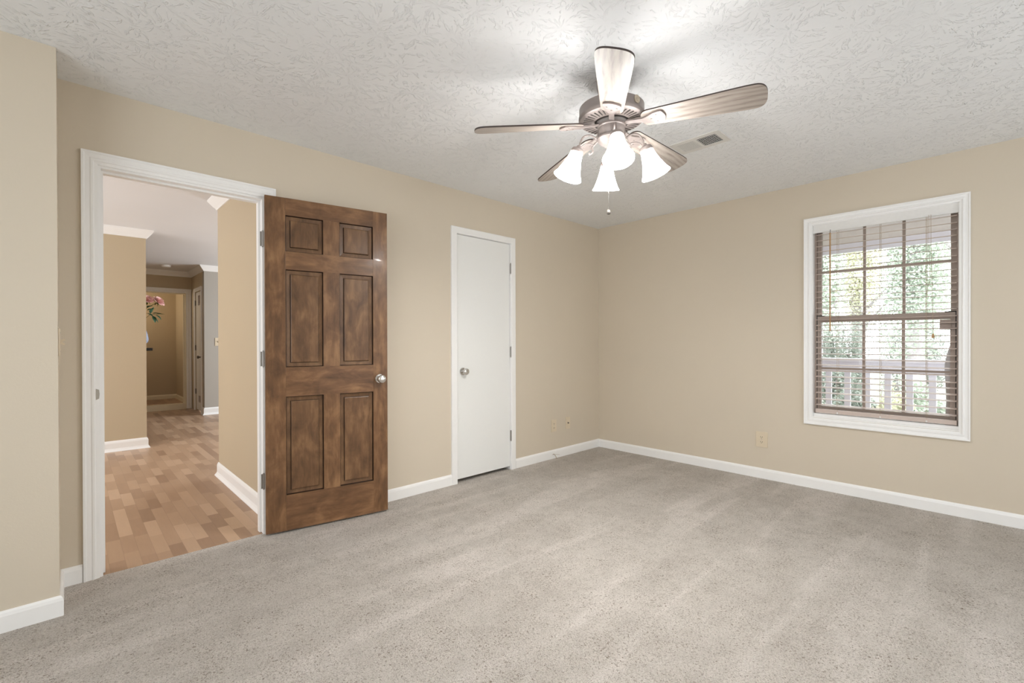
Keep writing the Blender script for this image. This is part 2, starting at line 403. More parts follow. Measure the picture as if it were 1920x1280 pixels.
# plane of the back wall: a = x, b = z, out of the wall = -y
def wcas(x0, x1, top, w, y=0, t_=.018, zb=0.0, name='trim_1', label='', mat='trim_white', prof=None):
    mb = MB().sweep([(x1, zb), (x1, top), (x0, top), (x0, zb)], [(-o, h) for o, h in (prof or casing_prof(w, t_))], (1, 0, 0), (0, 0, 1), (0, -1, 0))
    mb.v = [(p[0], p[1]+y, p[2]) for p in mb.v]
    return mb
mb = wcas(MAIN[0], MAIN[1], MAIN[2]-.004, .062)
trim1 = struct(mb, 'trim_1', 'trim_white', 'white moulded casing and jambs of the open hall doorway', 'door casing')
j = MB().box(MAIN[0]-.001, MAIN[0]+.012, 0, T, 0, MAIN[2]).box(MAIN[1]-.012, MAIN[1]+.001, 0, T, 0, MAIN[2]).box(MAIN[0]+.012, MAIN[1]-.012, 0, T, MAIN[2]-.016, MAIN[2]+.001)
j.build('jamb', M['trim_white'], trim1)
j = MB().box(MAIN[0]+.012, MAIN[0]+.022, .045, .085, 0, MAIN[2]-.016).box(MAIN[1]-.022, MAIN[1]-.012, .045, .085, 0, MAIN[2]-.016).box(MAIN[0]+.022, MAIN[1]-.022, .045, .085, MAIN[2]-.027, MAIN[2]-.016)
j.build('door_stop', M['trim_white'], trim1)
sp_ = MB().prism([(-.006, -.028), (.006, -.022), (.008, 0), (.006, .022), (-.006, .028)], 0, .0025, axis_m((MAIN[0]-.006, -.0105, .918), (0, -1, 0)))
tag(sp_.build('strike_plate', M['steel'], trim1), 'steel strike plate lip', None)
mb = wcas(CLO[0], CLO[1], CLO[2]-.002, .056, prof=[(0, 0), (.056, 0), (.056, .013), (.053, .016), (.003, .016), (0, .013)])
trim2 = struct(mb, 'trim_2', 'trim_white', 'white casing around the narrow closet door', 'door casing')
MB().box(CLO[0]-.001, CLO[0]+.002, 0, T, 0, CLO[2]).box(CLO[1]-.002, CLO[1]+.001, 0, T, 0, CLO[2]).box(CLO[0]+.002, CLO[1]-.002, 0, T, CLO[2]-.003, CLO[2]+.001).build('jamb', M['trim_white'], trim2)

# ------------------------------------------------------------------ hall beyond the doorway
struct(holed(MB(), -6.5, .5, .012, 8.4, [(-2.05, -1.29, 0, .75)], -.07, -.006, lambda a, b, c_: (a, b, c_)), 'floor_hall', 'laminate', 'brown wood laminate floor of the hall beyond the doorway', 'laminate floor')
struct(MB().box(MAIN[0]+.012, MAIN[1]-.012, .004, .028, -.02, -.001), 'trim_3', 'laminate', 'narrow wood threshold strip where carpet meets laminate', 'threshold')
struct(MB().box(-6.6, .5, T, 8.5, H, H+.1), 'ceiling_hall', 'smooth_ceiling', 'smooth white ceiling of the hall beyond the doorway', 'ceiling')
HR, HE = -3.345, 1.69     # hall right wall plane, and its end
struct(MB().box(HR, HR+.12, T, HE, 0, H).box(HR+.12, .5, HE-.12, HE, 0, H), 'wall_hall_right', 'hall_paint', 'yellow tan hall wall just inside the doorway on the right', 'wall')
HL, HLX = 3.536, -3.676
struct(MB().box(-6.5, HLX, HL, HL+.12, 0, H), 'wall_hall_left', 'hall_paint', 'yellow tan hall wall facing the doorway on the left', 'wall')
FY, FX, DY = 5.872, -2.705, 6.944
struct(MB().box(FX, .5, FY, FY+.12, 0, H), 'wall_hall_end', 'grey_paint', 'greyish wall at the far end of the hall with a switch plate', 'wall')
mb = holed(MB(), FY+.12, DY, 0, H, [(6.10, 6.62, -1, 2.06)], FX, FX+.12, lambda a, b, c_: (c_, a, b))
struct(mb, 'wall_hall_return', 'hall_paint', 'short brown-shaded hall return with the narrow vented door', 'wall')
mb = holed(MB(), -6.5, FX+.12, 0, H, [(-3.60, -2.786, -1, 2.062)], DY, DY+.12, lambda a, b, c_: (a, c_, b))
struct(mb, 'wall_hall_deep', 'hall_paint', 'deepest hall wall with a cased opening to the closet', 'wall')
struct(MB().box(-6.6, -6.5, T, 8.4, 0, H), 'wall_hall_side', 'hall_paint', 'hall wall out of view on the left', 'wall')
struct(MB().box(.5, .6, T, 8.4, 0, H), 'wall_hall_far_side', 'grey_paint', 'living room wall out of view on the right', 'wall')
struct(MB().box(-4.2, -2.795, 7.96, 8.06, 0, H).box(-2.80, -2.70, DY+.12, 8.06, 0, H).box(-4.2, -4.1, DY+.12, 7.96, 0, H), 'wall_nook', 'hall_paint', 'dim brown walls of the alcove behind the far cased opening', 'wall')
struct(MB().box(-4.1, -2.80, DY+.0, 7.96, -.006, .095), 'floor_nook', 'cream_trim', 'raised cream floor step inside the far alcove', 'floor')
struct(MB().box(-4.1, -2.82, DY+.10, 7.945, .095, .100), 'floor_nook_mat', 'laminate', 'brown floor of the raised far alcove', 'floor')
HP = [(0, 0), (.030, 0), (.028, .006), (.018, .020), (.013, .034), (.013, .090), (.009, .106), (.003, .117), (0, .117)]
base('baseboard_hall_right', [(HR, T+.002), (HR, HE), (.4, HE)], 'tall white baseboard on the hall wall right of the doorway', [(o, h) for o, h in HP], z=-.006)
base('baseboard_hall_left', [(HLX, HL+.1), (HLX, HL), (-6.4, HL)], 'tall white baseboard on the hall wall facing the doorway', HP, z=-.006)
base('baseboard_hall_end', [(.4, FY), (FX, FY), (FX, 6.03)], 'white baseboard at the far end of the hall under the switch', HP, z=-.006)
base('baseboard_nook', [(-2.80, DY+.12), (-2.80, 7.96), (-4.1, 7.96)], 'cream baseboard inside the far raised alcove', BP, 'cream_trim', .095)
CP = [(0, 0), (0, -.090), (.010, -.090), (.014, -.076), (.030, -.060), (.048, -.036), (.060, -.020), (.066, -.012), (.068, 0)]
def crown(name, path, label):
    mb = MB().sweep(path, [(o, H+h) for o, h in CP], (1, 0, 0), (0, 1, 0), (0, 0, 1))
    struct(mb, name, 'trim_white', label, 'crown moulding', smooth=30)
crown('trim_4', [(HR, T), (HR, HE), (.4, HE)], 'white crown moulding atop the hall wall right of the doorway')
crown('trim_5', [(HLX, HL+.1), (HLX, HL), (-6.4, HL)], 'white crown moulding atop the hall wall left of the doorway')
crown('trim_6', [(.4, FY), (FX, FY), (FX, DY), (-6.4, DY)], 'white crown moulding stepping round the far hall corner')
mb = wcas(-3.60, -2.786, 2.060, .074, DY)
tr7 = struct(mb, 'trim_7', 'trim_white', 'white casing round the far alcove opening at the hall end', 'door casing')
MB().box(-2.800, -2.786, DY, DY+.12, .0, 2.062).box(-2.825, -2.800, DY+.05, DY+.085, .095, 2.04).box(-3.6, -2.825, DY, DY+.12, 2.045, 2.062).build('jamb', M['cream_trim'], tr7)

# narrow vented door on the hall return
d3 = tag(empty('door_3', (FX, 6.36, 0)), 'narrow white hall door with small louvre vents top and bottom', 'door', None, 'structure')
lf = MB(); holed(lf, -.255, .255, .02, 2.05, [(-.09, .09, 1.82, 1.99), (-.09, .09, .15, .27)], .012, .045, lambda a, b, c_: (c_, a, b))
lf.build('door_leaf', M['trim_white'], d3)
for z0, z1 in ((1.82, 1.99), (.15, .27)):
    v_ = MB().box(.030, .034, -.09, .09, z0, z1); v_.build('vent_backing', M['plate_dark'], d3)
    k = MB()
    for i in range(int((z1-z0)/.02)): k.obox(Matrix.Translation((.024, 0, z0+.012+i*.02)) @ Matrix.Rotation(.6, 4, 'Y'), .016, .178, .003)
    k.box(.014, .030, -.006, .006, z0, z1)
    k.build('vent_louvre', M['slat_beige'], d3)
cs = MB().sweep([(6.62-6.36, 0), (.26, 2.06), (-.26, 2.06), (-.26, 0)], [(-o, h) for o, h in casing_prof(.058, .016)], (0, 1, 0), (0, 0, 1), (-1, 0, 0)); cs.build('casing', M['trim_white'], d3)
for z in (1.87, 1.09, .33): MB().box(-.004, .013, .250, .262, z-.045, z+.045).build('hinge', M['dark_steel'], d3, bevel=.002)
MB().lathe([(.026, 0), (.026, .006), (.012, .010), (.011, .032), (.022, .040), (.027, .052), (.022, .064), (0, .068)], axis_m((.012, -.20, .935), (-1, 0, 0)), 20).build('door_knob', M['dark_steel'], d3, smooth=True)

# smoke detector on hall ceiling
MBd = MB().lathe([(.068, 0), (.068, -.018), (.058, -.032), (.03, -.036), (0, -.036)], Matrix.Translation((-3.16, 6.25, H)), 28)
tag(MBd.build('smoke_detector', M['trim_white'], smooth=True), 'round white smoke detector on the far hall ceiling', 'smoke detector')

# plates helper -------------------------------------------------------
def plate_root(name, Mx, label, cat):
    o = empty(name); o.matrix_world = Mx; return tag(o, label, cat)
# local: x right, y up, z out of the wall
def outlet(name, Mx, label, w=.076, h=.124, kind='duplex'):
    r = plate_root(name, Mx, label, 'switch' if 'switch' in name else 'outlet')
    MB().box(-w/2, w/2, -h/2, h/2, 0, .006).build('cover_plate', M['plate_ivory'], r, bevel=.003)
    if kind == 'duplex':
        for sy_ in (.021, -.021):
            f = MB().prism([(.017*math.cos(a)*1.0, .0145*math.sin(a)) for a in [2*PI*i/20 for i in range(20)]], .006, .0085, Matrix.Translation((0, sy_, 0))).build('receptacle', M['plate_ivory'], r)
            MB().box(-.0085, -.0055, sy_-.002, sy_+.007, .0083, .0092).box(.0055, .0085, sy_-.002, sy_+.006, .0083, .0092).prism([(.0028*math.cos(a), sy_-.0075+.0028*math.sin(a)) for a in [2*PI*i/10 for i in range(10)]], .0083, .0092).build('slots', M['plate_dark'], f)
        MB().lathe([(.0035, 0), (.003, .0012), (0, .0015)], Matrix.Translation((0, 0, .006)), 10).build('screw', M['steel'], r)
    elif kind == 'jack':
        c_ = MB().lathe([(.008, 0), (.008, .004), (.0055, .005), (.0055, .011), (0, .011)], Matrix.Translation((0, 0, .006)), 14).build('coax_jack', M['dark_steel'], r, smooth=True)
    elif kind in ('switch', 'switch2'):
        for i, ox in enumerate((0,) if kind == 'switch' else (-.023, .023)):
            s_ = 1 if i == 0 else -1
            MB().box(ox-.006, ox+.006, -.013, .013, .006, .0075).build('switch_slot', M['plate_dark' if kind == 'switch' else 'plate_ivory'], r)
            MB().prism([(-.004, -.004), (.004, -.004), (.0035, .004), (-.0035, .004)], 0, .020, Matrix.Translation((ox, 0, .005)) @ Matrix.Rotation(-s_*.62, 4, 'X')).build('toggle', M['plate_ivory'], r)
        for yy in (.042, -.042): MB().lathe([(.0032, 0), (.0028, .0012), (0, .0014)], Matrix.Translation((0, yy, .006)), 10).build('screw', M['steel'], r)
    return r
def wallm(loc, right, out):
    r, o = Vector(right), Vector(out); u = o.cross(r)
    return Matrix(((r.x, u.x, o.x, loc[0]), (r.y, u.y, o.y, loc[1]), (r.z, u.z, o.z, loc[2]), (0, 0, 0, 1)))
outlet('wall_outlet', wallm((0, -1.702, .332), (0, -1, 0), (-1, 0, 0)), 'beige duplex outlet on the window wall above the baseboard', .096, .132)
outlet('wall_outlet', wallm((-.764, 0, .327), (1, 0, 0), (0, -1, 0)), 'beige duplex outlet between the closet door and the room corner')
outlet('cable_jack', wallm((-.543, 0, .331), (1, 0, 0), (0, -1, 0)), 'small beige plate with a single dark cable jack near the corner', .070, .122, 'jack')
outlet('light_switch', wallm((XR, -.215, 1.178), (0, 1, 0), (1, 0, 0)), 'double toggle light switch on the narrow return left of the doorway', .116, .122, 'switch2')
outlet('light_switch', wallm((-2.511, FY, 1.192), (1, 0, 0), (0, -1, 0)), 'cream toggle switch plate on the grey wall at the hall end', .090, .134, 'switch')
cw = MB().tube([(-.79, -.012, .040), (-.795, -.030, .052), (-.80, -.042, .050), (-.788, -.050, .030), (-.78, -.055, .006)], .0028, 6).tube([(-.80, -.040, .050), (-.77, -.045, .046), (-.745, -.045, .040), (-.72, -.042, .034)], .0012, 5)
tag(cw.build('wire_stub', M['cord']), 'small stub of loose wire poking from the baseboard below the outlet', 'wire')

# ------------------------------------------------------------------ main door (open against the wall)
HX, HY = -3.451, -.057; DW, DT = .753, .035; DZ0, DZ1 = .012, 2.065
dr = tag(empty('door_1', (HX, HY, 0), math.atan2(-.124, .743)), 'open dark-stained wooden six-panel door with round chrome knob', 'door', None, 'structure')
PR = [(u0, u1, z0, z1) for (z0, z1) in ((1.737, 1.959), (1.021, 1.625), (.231, .839)) for (u0, u1) in ((.113, .333), (.435, .654))]
ST = MB()
for u0, u1 in ((0, .113), (.654, DW)): ST.box(u0, u1, 0, DT, DZ0, DZ1)
for z0, z1 in ((1.625, 1.737), (.839, 1.021), (DZ0, .231), (1.959, DZ1)): pass
ST.build('stile', M['door_wood_v'], dr, bevel=.0015)
mm = MB()
for z0, z1 in ((1.737, 1.959), (1.021, 1.625), (.231, .839)): mm.box(.333, .435, 0, DT, z0, z1)
mm.build('mullion', M['door_wood_v'], dr)
for z0, z1 in ((1.959, DZ1), (1.625, 1.737), (.839, 1.021), (DZ0, .231)):
    MB().box(.113, .654, 0, DT, z0, z1).build('rail', M['door_wood_h'], dr)
def raised(u0, u1, z0, z1):
    mb = MB()
    for side in (0, 1):
        rings = [(0, .0), (.002, .007), (.0045, .014), (.027, .016), (.0295, .0065), (.034, .0045)]
        vv = []
        for ins, dep in rings:
            y = dep if side == 0 else DT-dep
            vv += [(u0+ins, y, z0+ins), (u1-ins, y, z0+ins), (u1-ins, y, z1-ins), (u0+ins, y, z1-ins)]
        fs = []
        for k in range(len(rings)-1):
            for i in range(4): fs.append((k*4+i, k*4+(i+1) % 4, (k+1)*4+(i+1) % 4, (k+1)*4+i))
        b = (len(rings)-1)*4; fs.append((b, b+1, b+2, b+3))
        mb.add(vv, fs)
    return mb
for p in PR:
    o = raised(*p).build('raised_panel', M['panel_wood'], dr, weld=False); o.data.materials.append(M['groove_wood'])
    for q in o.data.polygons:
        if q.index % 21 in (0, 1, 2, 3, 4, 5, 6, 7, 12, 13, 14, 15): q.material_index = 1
def knob(parent, loc, d, mat='chrome'):
    rs = MB().lathe([(.033, 0), (.033, .003), (.030, .007), (.016, .010)], axis_m(loc, d), 28).build('rosette', M[mat], parent, smooth=True)
    MB().lathe([(.0135, .008), (.0125, .022), (.017, .030), (.0255, .038), (.0285, .047), (.0265, .056), (.019, .061), (.010, .0625), (0, .0625)], axis_m(loc, d), 28).build('door_knob', M[mat], parent, smooth=50)
knob(dr, (.697, 0, .925), (0, -1, 0)); knob(dr, (.697, DT, .925), (0, 1, 0))
MB().box(DW-.0005, DW+.0015, .006, .029, .895, .955).build('latch_plate', M['chrome'], dr)
def hinge(parent, x, y, z, s=1):
    h = MB()
    h.lathe([(.0062, -.045), (.0062, .045)], Matrix.Translation((x, y, z)), 12)
    h.lathe([(.0045, .045), (.005, .049), (0, .052)], Matrix.Translation((x, y, z)), 12).lathe([(0, -.052), (.005, -.049), (.0045, -.045)], Matrix.Translation((x, y, z)), 12)
    h.box(x-.014*(s > 0)-.004*(s < 0), x+.004*(s > 0)+.014*(s < 0), y+.003, y+.006, z-.044, z+.044)
    return h.build('hinge', M['hinge_steel'], parent, smooth=40)
for z in (1.80, 1.075, .335): hinge(dr, -.010, .012, z)

# closet door
c2 = tag(empty('door_2', (CLO[0], 0, 0)), 'narrow flat white closet door closed between brown door and corner', 'door', None, 'structure')
MB().box(.005, CLO[1]-CLO[0]-.006, .003, .038, .030, CLO[2]-.006).build('door_leaf', M['closet_white'], c2, bevel=.002)
knob(c2, (.068, .003, .928), (0, -1, 0))
for z in (1.850, 1.083, .313): hinge(c2, CLO[1]-CLO[0]-.001, -.008, z, -1)

# ------------------------------------------------------------------ window
w1 = tag(empty('window_1', (0, (WIN[0]+WIN[1])/2, WIN[2])), 'double-hung window with bronze sashes and white moulded casing', 'window', None, 'structure')
w1.location = (0, 0, 0)
y0, y1, z0, z1 = WIN
mb = MB().sweep([(-y1, z0), (-y0, z0), (-y0, z1), (-y1, z1)], [(-o, h) for o, h in casing_prof(.054, .020)], (0, -1, 0), (0, 0, 1), (-1, 0, 0), closed=True)
mb.build('casing', M['trim_white'], w1)
MB().box(0, .115, y0-.001, y0+.004, z0, z1).box(0, .115, y1-.004, y1+.001, z0, z1).box(0, .115, y0+.004, y1-.004, z1-.004, z1+.001).build('jamb_liner', M['trim_white'], w1)
MB().box(.008, .115, y0, y1, z0-.001, z0+.010).box(.030, .115, y0+.004, y1-.004, z0+.010, z0+.032).build('sill', M['trim_white'], w1)
# outer frame tracks
fr_ = MB()
for a, b in ((y0+.004, y0+.016), (y1-.016, y1-.004)): fr_.box(.062, .115, a, b, z0+.010, z1-.004)
fr_.box(.062, .115, y0+.016, y1-.016, z1-.026, z1-.004)
fr_.build('window_frame', M['window_bronze'], w1)
tk = MB()
for a in (y0+.0165, y1-.0205): tk.box(.070, .084, a, a+.004, z0+.04, 1.372)
tk.box(.066, .068, y0+.016, y0+.075, 1.372, 1.378).box(.066, .068, y1-.07, y1-.016, 1.372, 1.378)
tk.build('weather_strip', M['black_rubber'], w1)
def sash(name, x0_, x1_, za, zb, top_w, bot_w, ya, yb, sw=.030):
    s = empty(name); s.parent = w1
    f = MB(); f.box(x0_, x1_, ya, ya+sw, za, zb).box(x0_, x1_, yb-sw, yb, za, zb).box(x0_, x1_, ya+sw, yb-sw, zb-top_w, zb).box(x0_, x1_, ya+sw, yb-sw, za, za+bot_w)
    f.build('sash_frame', M['window_bronze'], s, bevel=.002)
    xm = (x0_+x1_)/2
    MB().box(xm-.0015, xm+.0015, ya+sw, yb-sw, za+bot_w, zb-top_w).build('glass_pane', M['glass'], s)
    mu = MB()
    for yy in (-2.398, -2.630): mu.box(xm-.008, xm+.008, yy-.009, yy+.009, za+bot_w, zb-top_w)
    zm = 1.728 if za > 1 else .958
    mu.box(xm-.0079, xm+.0079, ya+sw, yb-sw, zm-.008, zm+.008)
    mu.build('muntin', M['window_bronze'], s)
    return s
sash('upper_sash', .092, .112, 1.335, z1-.026, .022, .030, y0+.016, y1-.016, .030)
ls = sash('lower_sash', .066, .088, z0+.040, 1.372, .048, .050, y0+.021, y1-.021, .027)
lt = MB().box(.060, .066, -2.884, -2.824, 1.252, 1.322).build('sash_sticker', M['window_bronze'], ls, bevel=.003)  # square corner sticker on the sash, built as a small plate
MB().tube([(.0595, -2.854+.014*math.cos(a), 1.290+.014*math.sin(a)) for a in [PI*i/10 for i in range(11)]], .0018, 6).box(.0585, .0600, -2.872, -2.836, 1.263, 1.267).build('sticker_emblem', M['window_bronze'], lt)

# blind: a thing of its own hanging in the window
bl = tag(empty('window_blind', (0, 0, 0)), 'lowered beige slatted blind with white valance in the window', 'blind')
MB().box(.004, .012, y0+.003, y1-.005, 2.033, 2.098).box(.004, .050, y0+.003, y0+.009, 2.033, 2.098).box(.004, .050, y1-.011, y1-.005, 2.033, 2.098).build('valance', M['blind_white'], bl, bevel=.002)
MB().box(.014, .056, y0+.012, y1-.014, 2.050, 2.094).build('headrail', M['blind_white'], bl)
SZ = []; z = 2.016
while z > .66: SZ.append(z); z -= .04485
sl = None
for i, z in enumerate(SZ):
    if sl is None:
        m_ = MB(); n = 6; prof = []
        for k in range(n+1):
            xx = -.024+.048*k/n; prof.append((xx, .0022*(1-(xx/.024)**2)))
        poly = prof + [(p[0], p[1]-.0026) for p in reversed(prof)]
        # polygon in x,z extruded along y
        Mx = Matrix(((1, 0, 0, .034), (0, 0, 1, 0), (0, 1, 0, 0), (0, 0, 0, 1)))
        m_.prism(poly, y0+.014, y1-.022, Mx)
        sl = m_.build('slat', M['slat_beige'], bl, smooth=50); o = sl
    else:
        o = sl.copy(); COL.objects.link(o); o.parent = bl
    o.location = (0, 0, z); o.rotation_euler = (random.uniform(-.0015, .0015), random.uniform(-.02, .02)-.10, 0)
rl = MB().box(.012, .056, y0+.012, y1-.020, .606, .636).build('bottom_rail', M['slat_beige'], bl, bevel=.003)
for yy in (-2.241, -2.505, -2.760):
    c_ = MB()
    for xx in (.0085, .0595): c_.tube([(xx, yy, 2.05), (xx, yy+.001, 1.3), (xx, yy, .63)], .0009, 5)
    c_.tube([(.034, yy+.006, 2.05), (.034, yy+.006, .63)], .0008, 5)
    for z in SZ: c_.tube([(.0085, yy, z-.004), (.0595, yy, z-.004)], .0006, 4)
    c_.build('ladder_cord', M['cord'], bl)
    MB().lathe([(.006, 0), (.005, .003), (0, .004)], axis_m((.012, yy, .615), (-1, 0, 0)), 12).build('cord_button', M['blind_white'], rl)
wn_ = MB().tube([(-.002, -2.197, 2.02), (-.003, -2.197, 1.252)], .0048, 6).build('tilt_wand', M['wand_wood'], bl)
MB().tube([(.006, -2.197, 2.045), (-.002, -2.197, 2.034), (-.002, -2.197, 2.018)], .0022, 6).build('wand_hook', M['dark_steel'], wn_)
pc = MB().tube([(.000, -2.783, 2.045), (-.002, -2.784, 1.85), (-.001, -2.788, 1.62), (-.002, -2.792, 1.40), (-.002, -2.795, 1.232)], .0013, 5)
pc.tube([(.000, -2.772, 2.045), (-.004, -2.772, 1.84), (.001, -2.779, 1.60), (-.003, -2.763, 1.52), (-.001, -2.757, 1.40)], .0011, 5)
pc = pc.build('lift_cord', M['cord'], bl)
MB().lathe([(0, .014), (.004, .013), (.0055, .004), (.0085, -.014), (.0085, -.017), (0, -.017)], Matrix.Translation((-.002, -2.795, 1.212)), 12).build('tassel', M['wand_wood'], pc, smooth=True)

# added unseen windows backing the fill lights; opaque panels keep the sky out
w2 = tag(empty('added_window_2'), 'wide added window behind the camera backing a fill light', 'window', None, 'structure')
fr_ = MB(); holed(fr_, -3.1, -.3, .4, 2.2, [(-3.04+i*.93, -2.22+i*.93, .46, 2.14) for i in range(3)], YS-.09, YS-.03, lambda a, b, c_: (a, c_, b)); fr_.build('window_frame', M['trim_white'], w2)
MB().box(-3.05, -.35, YS-.065, YS-.06, .45, 2.15).build('glass_pane', M['glass'], w2)
MB().box(-3.09, -.31, YS-.11, YS-.10, .41, 2.19).build('sky_blocker', M['blind_white'], w2)  # opaque panel added to shut out sky light
w3 = tag(empty('added_window_3'), 'added window on the unseen left wall backing a fill light', 'window', None, 'structure')
fr_ = MB(); holed(fr_, -3.9, -1.3, .5, 2.2, [(-3.84+i*1.28, -2.64+i*1.28, .56, 2.14) for i in range(2)], XW-.09, XW-.03, lambda a, b, c_: (c_, a, b)); fr_.build('window_frame', M['trim_white'], w3)
MB().box(XW-.065, XW-.06, -3.85, -1.35, .55, 2.15).build('glass_pane', M['glass'], w3)

MB().box(XW-.11, XW-.10, -3.89, -1.31, .51, 2.19).build('sky_blocker', M['blind_white'], w3)  # added opaque panel, blocks the sky at the side opening

# ------------------------------------------------------------------ ceiling register
vt = tag(empty('ceiling_vent', (-1.40, -1.795, H)), 'white rectangular metal air register on the ceiling beside the fan', 'vent')
fr_ = MB(); holed(fr_, -.100, .100, -.158, .158, [(-.062, .066, -.122, -.006), (-.062, .066, .013, .127)], -.007, 0, lambda a, b, c_: (a, b, c_)); fr_.build('frame', M['register_white'], vt, bevel=.002)
MB().box(-.064, .068, -.124, .129, -.0008, -.0002).build('duct_opening', M['duct_dark'], vt)
for i in range(11):
    a = .018 + i*.0105
    MB().obox(Matrix.Translation((.002, a, -.006)) @ Matrix.Rotation(-.38, 4, 'X'), .128, .0070, .0012).build('louvre', M['register_white'], vt)
for i in range(10):
    a = -.117 + i*.0118
    MB().obox(Matrix.Translation((.002, a, -.006)) @ Matrix.Rotation(.9, 4, 'X'), .128, .0050, .0012).build('louvre', M['register_white'], vt)
for i in range(5):
    MB().box(-.045+i*.022-.0020, -.045+i*.022+.0020, -.121, -.008, -.0052, -.0030).build('damper_bar', M['register_white'], vt)

# ------------------------------------------------------------------ ceiling fan
FXc, FYc = -2.407, -1.818
fan = tag(empty('ceiling_fan', (FXc, FYc, H)), 'five-blade ceiling fan with four lit glass shades', 'ceiling fan')
def fz(z): return z-H
MB().lathe([(.070, 0), (.070, fz(2.40)), (.060, fz(2.36)), (.055, fz(2.29))], None, 36).build('canopy', M['pewter'], fan, smooth=True)
hs = MB().lathe([(.06, fz(2.300)), (.146, fz(2.300)), (.1535, fz(2.296)), (.1535, fz(2.262)), (.1565, fz(2.256)), (.1565, fz(2.247)), (.152, fz(2.238)), (.140, fz(2.232)), (.084, fz(2.228)), (.084, fz(2.236)), (0, fz(2.236))], None, 64).build('motor_housing', M['pewter'], fan, smooth=30)
vsl = MB()
for i in range(40):
    a = 2*PI*i/40
    vsl.obox(Matrix.Rotation(a, 4, 'Z') @ Matrix.Translation((.1125, 0, fz(2.2298))), .048, .0055, .0022)
vsl.build('vent_slots', M['pewter_dark'], hs)
a = math.radians(262); md = MB()
Mx = axis_m((.1535*math.cos(a), .1535*math.sin(a), fz(2.279)), (math.cos(a), math.sin(a), 0))
md.lathe([(.0190, 0), (.0190, .002), (.0175, .0035), (.0162, .002), (0, .002)], Mx, 28)
for i in range(5):
    b = 2*PI*i/5+.3
    md.lathe([(.0042, .002), (.0034, .0038), (0, .0044)], Mx @ Matrix.Translation((.0075*math.cos(b), .0075*math.sin(b), 0)), 12)
md.lathe([(.003, .002), (.0024, .004), (0, .0046)], Mx, 12)
md.build('medallion', M['brass'], hs, smooth=True)
MB().lathe([(.079, fz(2.236)), (.079, fz(2.222)), (.070, fz(2.215)), (0, fz(2.215))], None, 40).build('flywheel', M['pewter_dark'], fan, smooth=30)
sh_ = MB().lathe([(.064, fz(2.222)), (.067, fz(2.218)), (.067, fz(2.206)), (.063, fz(2.202)), (.061, fz(2.168)), (.057, fz(2.160))], None, 40).build('switch_housing', M['pewter'], fan, smooth=30)
for k in range(4):
    b = math.radians(214+90*k); MB().lathe([(.0028, -.012), (.0042, -.004), (.0046, .010), (.0016, .024)], Matrix.Translation((.0625*math.cos(b), .0625*math.sin(b), fz(2.178))), 8).build('rib_ornament', M['pewter'], sh_, smooth=True)
MB().lathe([(.057, fz(2.161)), (.068, fz(2.156)), (.069, fz(2.148)), (.060, fz(2.136)), (.040, fz(2.122)), (.018, fz(2.114)), (.012, fz(2.108)), (.007, fz(2.100)), (0, fz(2.098))], None, 40).build('light_kit', M['pewter'], fan, smooth=30)

# blades
PH, PT = math.radians(143.285), -math.radians(13.9)
T1, T2 = .0103, -.0298
def blade_outline():
    R0, R1, W0, W1 = .145, .657, .098, .144
    pts = []
    def hw(r): return (W0+(W1-W0)*min(1, (r-R0)/.42))/2
    n = 10
    # lower side going out
    rs = [R0+.03, .22, .30, .40, .50, .58, R1-.035]
    low = [(r, -hw(r)) for r in rs[:-1]]
    e_ = 2/2.9
    tip = [(R1-.055+.060*math.cos(t_)**e_, hw(R1)*math.copysign(abs(math.sin(t_))**e_, t_)) for t_ in [PI/2*(k/12-1) for k in range(1, 24)]]
    high = [(r, hw(r)) for r in reversed(rs[:-1])]
    root = [(R0+.03-.030*math.sin(t_), hw(R0)-.030+.030*math.cos(t_)) for t_ in [PI/2*k/5 for k in range(1, 6)]]
    root2 = [(x, -y) for x, y in reversed(root)]
    return low+tip+high+root+root2
OUT = blade_outline()
def iron_outline():
    L = [(.060, -.013), (.120, -.012), (.150, -.014), (.175, -.022), (.200, -.036), (.222, -.041), (.238, -.041), (.243, -.036)]
    E_ = [(.243+.012*math.cos(PI/2*s_), .036*s_) for s_ in (-.7, -.35, 0, .35, .7)]
    return L+E_+[(x, -y) for x, y in reversed(L)]
IO = iron_outline()
tb = PI/2
bl0 = None
for k in range(5):
    a = PH+2*PI*k/5
    droop = T1*math.cos(a)+T2*math.sin(a)-.070
    # local x radial, y tangential, z up
    base_m = Matrix.Rotation(a, 4, 'Z') @ Matrix.Translation((0, 0, fz(2.2215)))
    rot = Matrix.Rotation(-droop, 4, 'Y')
    bm_ = base_m @ rot @ Matrix.Rotation(PT, 4, 'X')
    if bl0 is None:
        b_ = MB().prism(OUT, -.0035, .0035)
        bl0 = b_.build('blade', M['blade_oak'], fan); bl0.data.materials.append(M['blade_edge'])
        for p in bl0.data.polygons:
            if abs(p.normal.z) < .5 or p.normal.z > .5: p.material_index = 1
        ir = MB().prism(IO[:], -.0045, .0045)
        # the stem bends up into the flywheel
        ir.v = [(x, y*(1 if x > .16 else 1), z-.0085+max(0, (.15-x))*.10) for x, y, z in ir.v]
        ir0 = ir.build('blade_iron', M['pewter'], bl0, bevel=.0018)
        scs = [MB().lathe([(.0045, 0), (.004, -.002), (0, -.003)], Matrix.Translation((px_, py_, -.013)), 10).build('screw', M['pewter'], bl0) for px_, py_ in ((.215, .022), (.215, -.022), (.190, 0))]
        b_ = bl0
    else:
        b_ = bl0.copy(); COL.objects.link(b_); b_.parent = fan
        for ch in (ir0, *scs):
            c_ = ch.copy(); COL.objects.link(c_); c_.parent = b_
    b_.matrix_local = bm_

